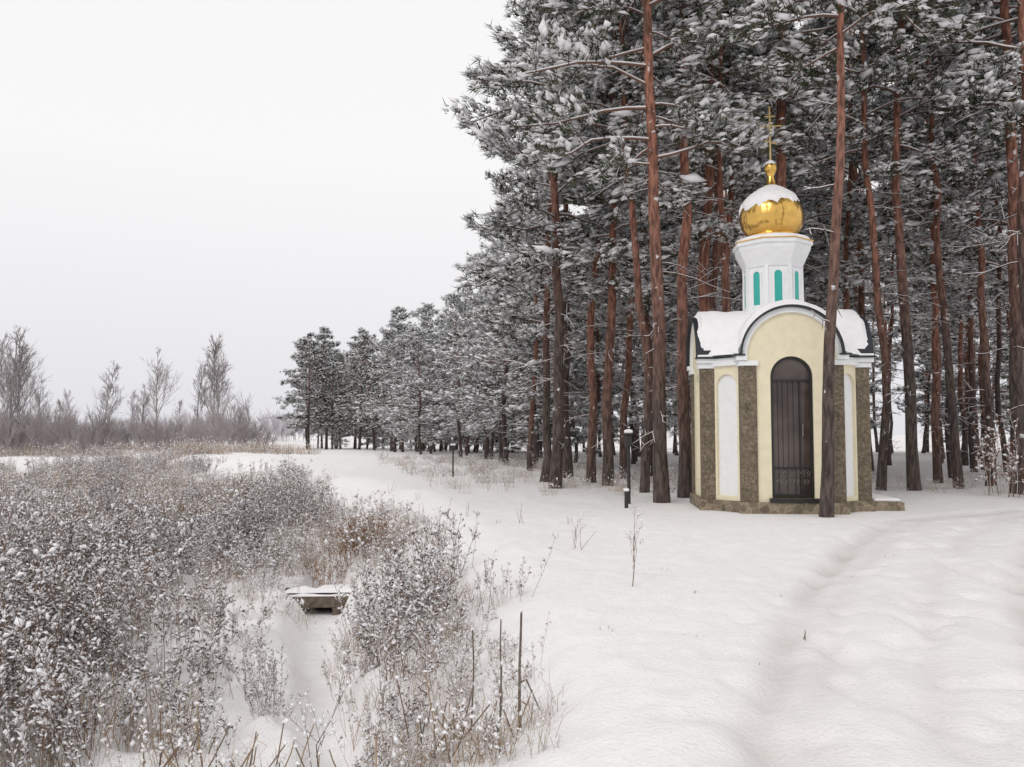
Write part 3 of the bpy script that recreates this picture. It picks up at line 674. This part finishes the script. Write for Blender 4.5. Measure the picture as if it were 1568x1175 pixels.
def loft(name,prof,mat,n=8,smooth=False,off=math.pi/8,oc=True,cap=True):
    V=[];Fs=[]
    for (ap,z) in prof:
        rr_=ap/math.cos(math.pi/8) if oc else ap
        for k in range(n):V.append((rr_*math.cos(off+k*2*math.pi/n),rr_*math.sin(off+k*2*math.pi/n),z))
    for i in range(len(prof)-1):
        for k in range(n):Fs.append((i*n+k,i*n+(k+1)%n,(i+1)*n+(k+1)%n,(i+1)*n+k))
    if cap: Fs+=[tuple(range(n))[::-1],tuple((len(prof)-1)*n+k for k in range(n))]
    return mo(name,V,Fs,mat,smooth=smooth)
loft('drum_base',[(.60,2.9),(.60,3.16),(.53,3.24)],M_white)
loft('drum_wall',[(.455,3.1),(.43,3.98)],M_white)
loft('drum_cornice',[(.45,3.98),(.47,4.03),(.50,4.10),(.575,4.27),(.58,4.33),(.61,4.34),(.61,4.40),(.55,4.42)],M_white)
loft('cornice_gold_edge',[(.60,4.402),(.622,4.402),(.622,4.418),(.60,4.418)],M_gold,cap=True)
loft('cornice_snow',[(.615,4.419),(.605,4.47),(.52,4.50),(.36,4.51)],M_snowroof,n=32,oc=False)
loft('dome_neck',[(.43,4.42),(.42,4.54),(.40,4.58)],M_gold,n=32,oc=False)
for k in range(8):
    rz=k*math.pi/4;yw=-.452;hw=.062
    strip('window_frame',[(-hw,3.30)]+arc(hw,3.84,12)+[(hw,3.30)],[(-hw-.03,3.27)]+arc(hw+.03,3.84,12)+[(hw+.03,3.27)],yw-.006,yw+.05,M_white,rz=rz)
    pa=arc(hw,3.84,12);mo('drum_window',[(-hw,yw+.004,3.27)]+[(x,yw+.004,z) for x,z in pa]+[(hw,yw+.004,3.27)],[tuple(range(len(pa)+2))],M_teal,rz=rz)
    a=math.pi/8+rz;rr_=.462/math.cos(math.pi/8)
    mo('drum_corner_rib',[(rr_*math.cos(a+s*.06),rr_*math.sin(a+s*.06),3.2) for s in (-1,1)]+[(rr_*.93*math.cos(a+s*.06),rr_*.93*math.sin(a+s*.06),3.2) for s in (1,-1)]+[(rr_*.985*math.cos(a+s*.06),rr_*.985*math.sin(a+s*.06),4.0) for s in (-1,1)]+[(rr_*.90*math.cos(a+s*.06),rr_*.90*math.sin(a+s*.06),4.0) for s in (1,-1)],[(0,1,2,3),(4,5,6,7),(0,1,5,4),(1,2,6,5),(2,3,7,6),(3,0,4,7)],M_white)
dome=[(.38,4.54),(.435,4.60),(.485,4.68),(.515,4.78),(.522,4.88),(.505,4.99),(.46,5.09),(.39,5.18),(.30,5.26),(.21,5.32),(.14,5.38),(.095,5.44),(.07,5.51),(.055,5.58)]
def smoothprof(p,m=4):
    p=np.array(p);t=np.arange(len(p));tt=np.linspace(0,len(p)-1,(len(p)-1)*m+1)
    def cr(v,x):
        i=np.clip(np.floor(x).astype(int),0,len(v)-2);f=x-i
        p0=v[np.clip(i-1,0,len(v)-1)];p1=v[i];p2=v[i+1];p3=v[np.clip(i+2,0,len(v)-1)]
        return .5*((2*p1)+(-p0+p2)*f+(2*p0-5*p1+4*p2-p3)*f**2+(-p0+3*p1-3*p2+p3)*f**3)
    return list(zip(cr(p[:,0],tt),cr(p[:,1],tt)))
sp=smoothprof(dome)
n=96;V=[];Fs=[]
for (rr_,z) in sp:
    for k in range(n):
        a=2*math.pi*k/n;g=1-.02*abs(math.cos(a*8))**8*min(1,rr_/.3)+.014*float(vn(a*6,z*11,75));V.append((rr_*g*math.cos(a),rr_*g*math.sin(a),z))
for i in range(len(sp)-1):
    for k in range(n):Fs.append((i*n+k,i*n+(k+1)%n,(i+1)*n+(k+1)%n,(i+1)*n+k))
mo('onion_dome',V,Fs,M_gold,smooth=True)
V=[];Fs=[];sn=[q for q in sp if q[1]>4.85 and q[1]<5.42]
for i,(rr_,z) in enumerate(sn):
    for k in range(n):
        a=2*math.pi*k/n;lim=5.06+.16*float(vn(a*2.2,1,70))+.09*float(vn(a*7,1,71))+.07*math.cos(a)
        tk=.035*min(1,max(-.4,(z-lim)/.06))
        tk=min(tk,.035)*(1 if z<5.34 else max(-.3,(5.42-z)/.08))
        V.append(((rr_+tk)*math.cos(a),(rr_+tk)*math.sin(a),z+max(0,tk)*.6))
for i in range(len(sn)-1):
    for k in range(n):Fs.append((i*n+k,i*n+(k+1)%n,(i+1)*n+(k+1)%n,(i+1)*n+k))
mo('dome_snow',V,Fs,M_snowroof,smooth=True)
loft('finial',smoothprof([(.055,5.56),(.06,5.60),(.075,5.64),(.10,5.69),(.105,5.74),(.085,5.79),(.05,5.82),(.02,5.84)]),M_gold,n=32,oc=False,smooth=True)
loft('finial_snow',[(.09,5.785),(.07,5.825),(.03,5.86),(.012,5.87)],M_snowroof,n=20,oc=False,smooth=True)
M_cross=simple('dull_gold',(0.62,0.45,0.20),0.4,metal=0.6)
box('cross_post',-.013,.013,-.010,.010,5.82,6.80,M_cross,bevel=.003)
box('cross_bar',-.19,.19,-.012,.009,6.44,6.463,M_cross,bevel=.003);box('cross_top_bar',-.09,.09,-.012,.009,6.61,6.63,M_cross,bevel=.003)
mo('cross_foot_bar',[(-.11,-.012,6.20),(.11,-.012,6.13),(.11,-.012,6.152),(-.11,-.012,6.222),(-.11,.009,6.20),(.11,.009,6.13),(.11,.009,6.152),(-.11,.009,6.222)],[(0,1,2,3),(4,5,6,7),(0,1,5,4),(2,3,7,6),(1,2,6,5),(3,0,4,7)],M_cross)

# ------------------------------------------------ small wooden footbridge over the ditch
bx,by=P2(508,11.8),11.8; bz=CAMZ-(905-665)/F*11.8
FB=empty('wooden_footbridge',(bx,by,bz),(R(4)))
box('beam_front',-.58,.58,-.24,-.15,-.15,0.0,M_wood,par=FB,bevel=.012);box('beam_back',-.62,.62,.10,.19,-.10,0.05,M_wood,par=FB,bevel=.012)
for i in range(8):
    x=-.58+i*.147;box('plank_%d'%i,x,x+.135,-.14,.095,-.03,.01+.008*(i%3),M_wood,par=FB,bevel=.006)
def snowpad(name,x0,x1,y0,y1,z,hh,seed):
    V=[];Fs=[];n1,n2=40,7
    for i in range(n1+1):
        for j in range(n2+1):
            u=i/n1;v=j/n2;e=min(1,min(u,1-u)*12)*min(1,min(v,1-v)*5)
            V.append((x0+(x1-x0)*u,y0+(y1-y0)*v,z+(hh+hh*1.6*float(vn(u*9,v*2,seed)))*e))
    for i in range(n1):
        for j in range(n2):
            a=i*(n2+1)+j;Fs.append((a,a+1,a+n2+2,a+n2+1))
    mo(name,V,Fs,M_snowroof,par=FB,smooth=True)
snowpad('front_beam_snow',-.57,.50,-.235,-.155,.001,.022,80);snowpad('deck_snow',-.60,.6,-.14,.20,.03,.05,81)
for x in (-.52,.12,.52): 
    box('bridge_post',x-.05,x+.05,-.235,-.155,-.7,-.152,M_wood,par=FB,bevel=.01)
box('under_bridge_shade_sheet',-.5,.5,.10,.13,-.7,-.105,M_dark,par=FB,bevel=.005)  # dark sheet added to paint the shadowed void beneath the deck

# ------------------------------------------------ posts
def pole(name,px,d,top,wd,mat):
    x=P2(px,d);z0=Hs(x,d);h=CAMZ+(665-top)/F*d-z0
    e=empty(name,(x,d,z0));n=10;V=[];Fs=[]
    for z in (-.2,h):
        for k in range(n):V.append((wd*math.cos(k*2*math.pi/n),wd*math.sin(k*2*math.pi/n),z))
    for k in range(n):Fs.append((k,(k+1)%n,n+(k+1)%n,n+k))
    Fs.append(tuple(n+k for k in range(n)));mo('shaft',V,Fs,mat,par=e)
    return e,h
e,h=pole('marker_pole',694,24,690,.022,M_dark)
box('head',-.07,.07,-.05,.05,h,h+.14,M_dark,par=e,bevel=.01);box('head_snow',-.075,.075,-.055,.055,h+.14,h+.19,M_snowroof,par=e,bevel=.02)
e,h=pole('garden_lamp_post',962,15.0,680,.03,M_dark)
box('lamp_body',-.06,.06,-.05,.05,h-.05,h+.16,M_dark,par=e,bevel=.012)
box('lamp_cap',-.085,.085,-.075,.075,h+.16,h+.182,M_dark,par=e,bevel=.005);box('lamp_snow',-.075,.075,-.065,.065,h+.182,h+.25,M_snowroof,par=e,bevel=.03)
e,h=pole('short_bollard',958,14.2,752,.032,M_dark);box('bollard_snow',-.045,.045,-.045,.045,h,h+.05,M_snowroof,par=e,bevel=.02)

# ------------------------------------------------ world, sun, camera
w=bpy.data.worlds.new('World');sc.world=w;w.use_nodes=True;nt=w.node_tree;L=nt.links.new
bg=nt.nodes['Background'];bg.inputs['Strength'].default_value=0.1
sky=nt.nodes.new('ShaderNodeTexSky');sky.sky_type='NISHITA';sky.sun_disc=False;sky.sun_elevation=R(38);sky.sun_rotation=R(215)
hs=nt.nodes.new('ShaderNodeHueSaturation');hs.inputs['Saturation'].default_value=0.25;L(sky.outputs[0],hs.inputs['Color'])
tc=nt.nodes.new('ShaderNodeTexCoord');spx=nt.nodes.new('ShaderNodeSeparateXYZ');L(tc.outputs['Generated'],spx.inputs[0])
cr=nt.nodes.new('ShaderNodeValToRGB');cr.color_ramp.elements[0].position=0.0;cr.color_ramp.elements[0].color=(.76,.755,.80,1)
cr.color_ramp.elements[1].position=0.30;cr.color_ramp.elements[1].color=(.97,.955,.96,1);L(spx.outputs['Z'],cr.inputs[0])
vm=nt.nodes.new('ShaderNodeVectorMath');vm.operation='SCALE';vm.inputs['Scale'].default_value=10.3;L(cr.outputs[0],vm.inputs[0])
mx=nt.nodes.new('ShaderNodeMix');mx.data_type='RGBA';mx.inputs['Factor'].default_value=0.93;L(hs.outputs[0],mx.inputs['A']);L(vm.outputs[0],mx.inputs['B'])
L(mx.outputs['Result'],bg.inputs['Color'])
sl=bpy.data.lights.new('sun','SUN');sl.energy=0.7;sl.angle=R(20);sl.color=(1,.95,.90)
so=bpy.data.objects.new('sun',sl);sc.collection.objects.link(so)
dirv=Vector((-math.sin(R(35))*math.cos(R(38)),-math.cos(R(35))*math.cos(R(38)),math.sin(R(38))))
so.rotation_euler=dirv.to_track_quat('Z','Y').to_euler()
cam=bpy.data.cameras.new('camera');co=bpy.data.objects.new('camera',cam);sc.collection.objects.link(co)
cam.sensor_width=36;cam.lens=F/1568*36;cam.clip_end=5000;cam.clip_start=0.05
co.location=(0,0,CAMZ);co.rotation_euler=(R(90+3.39),0,0);sc.camera=co
print('objects',len(bpy.data.objects))
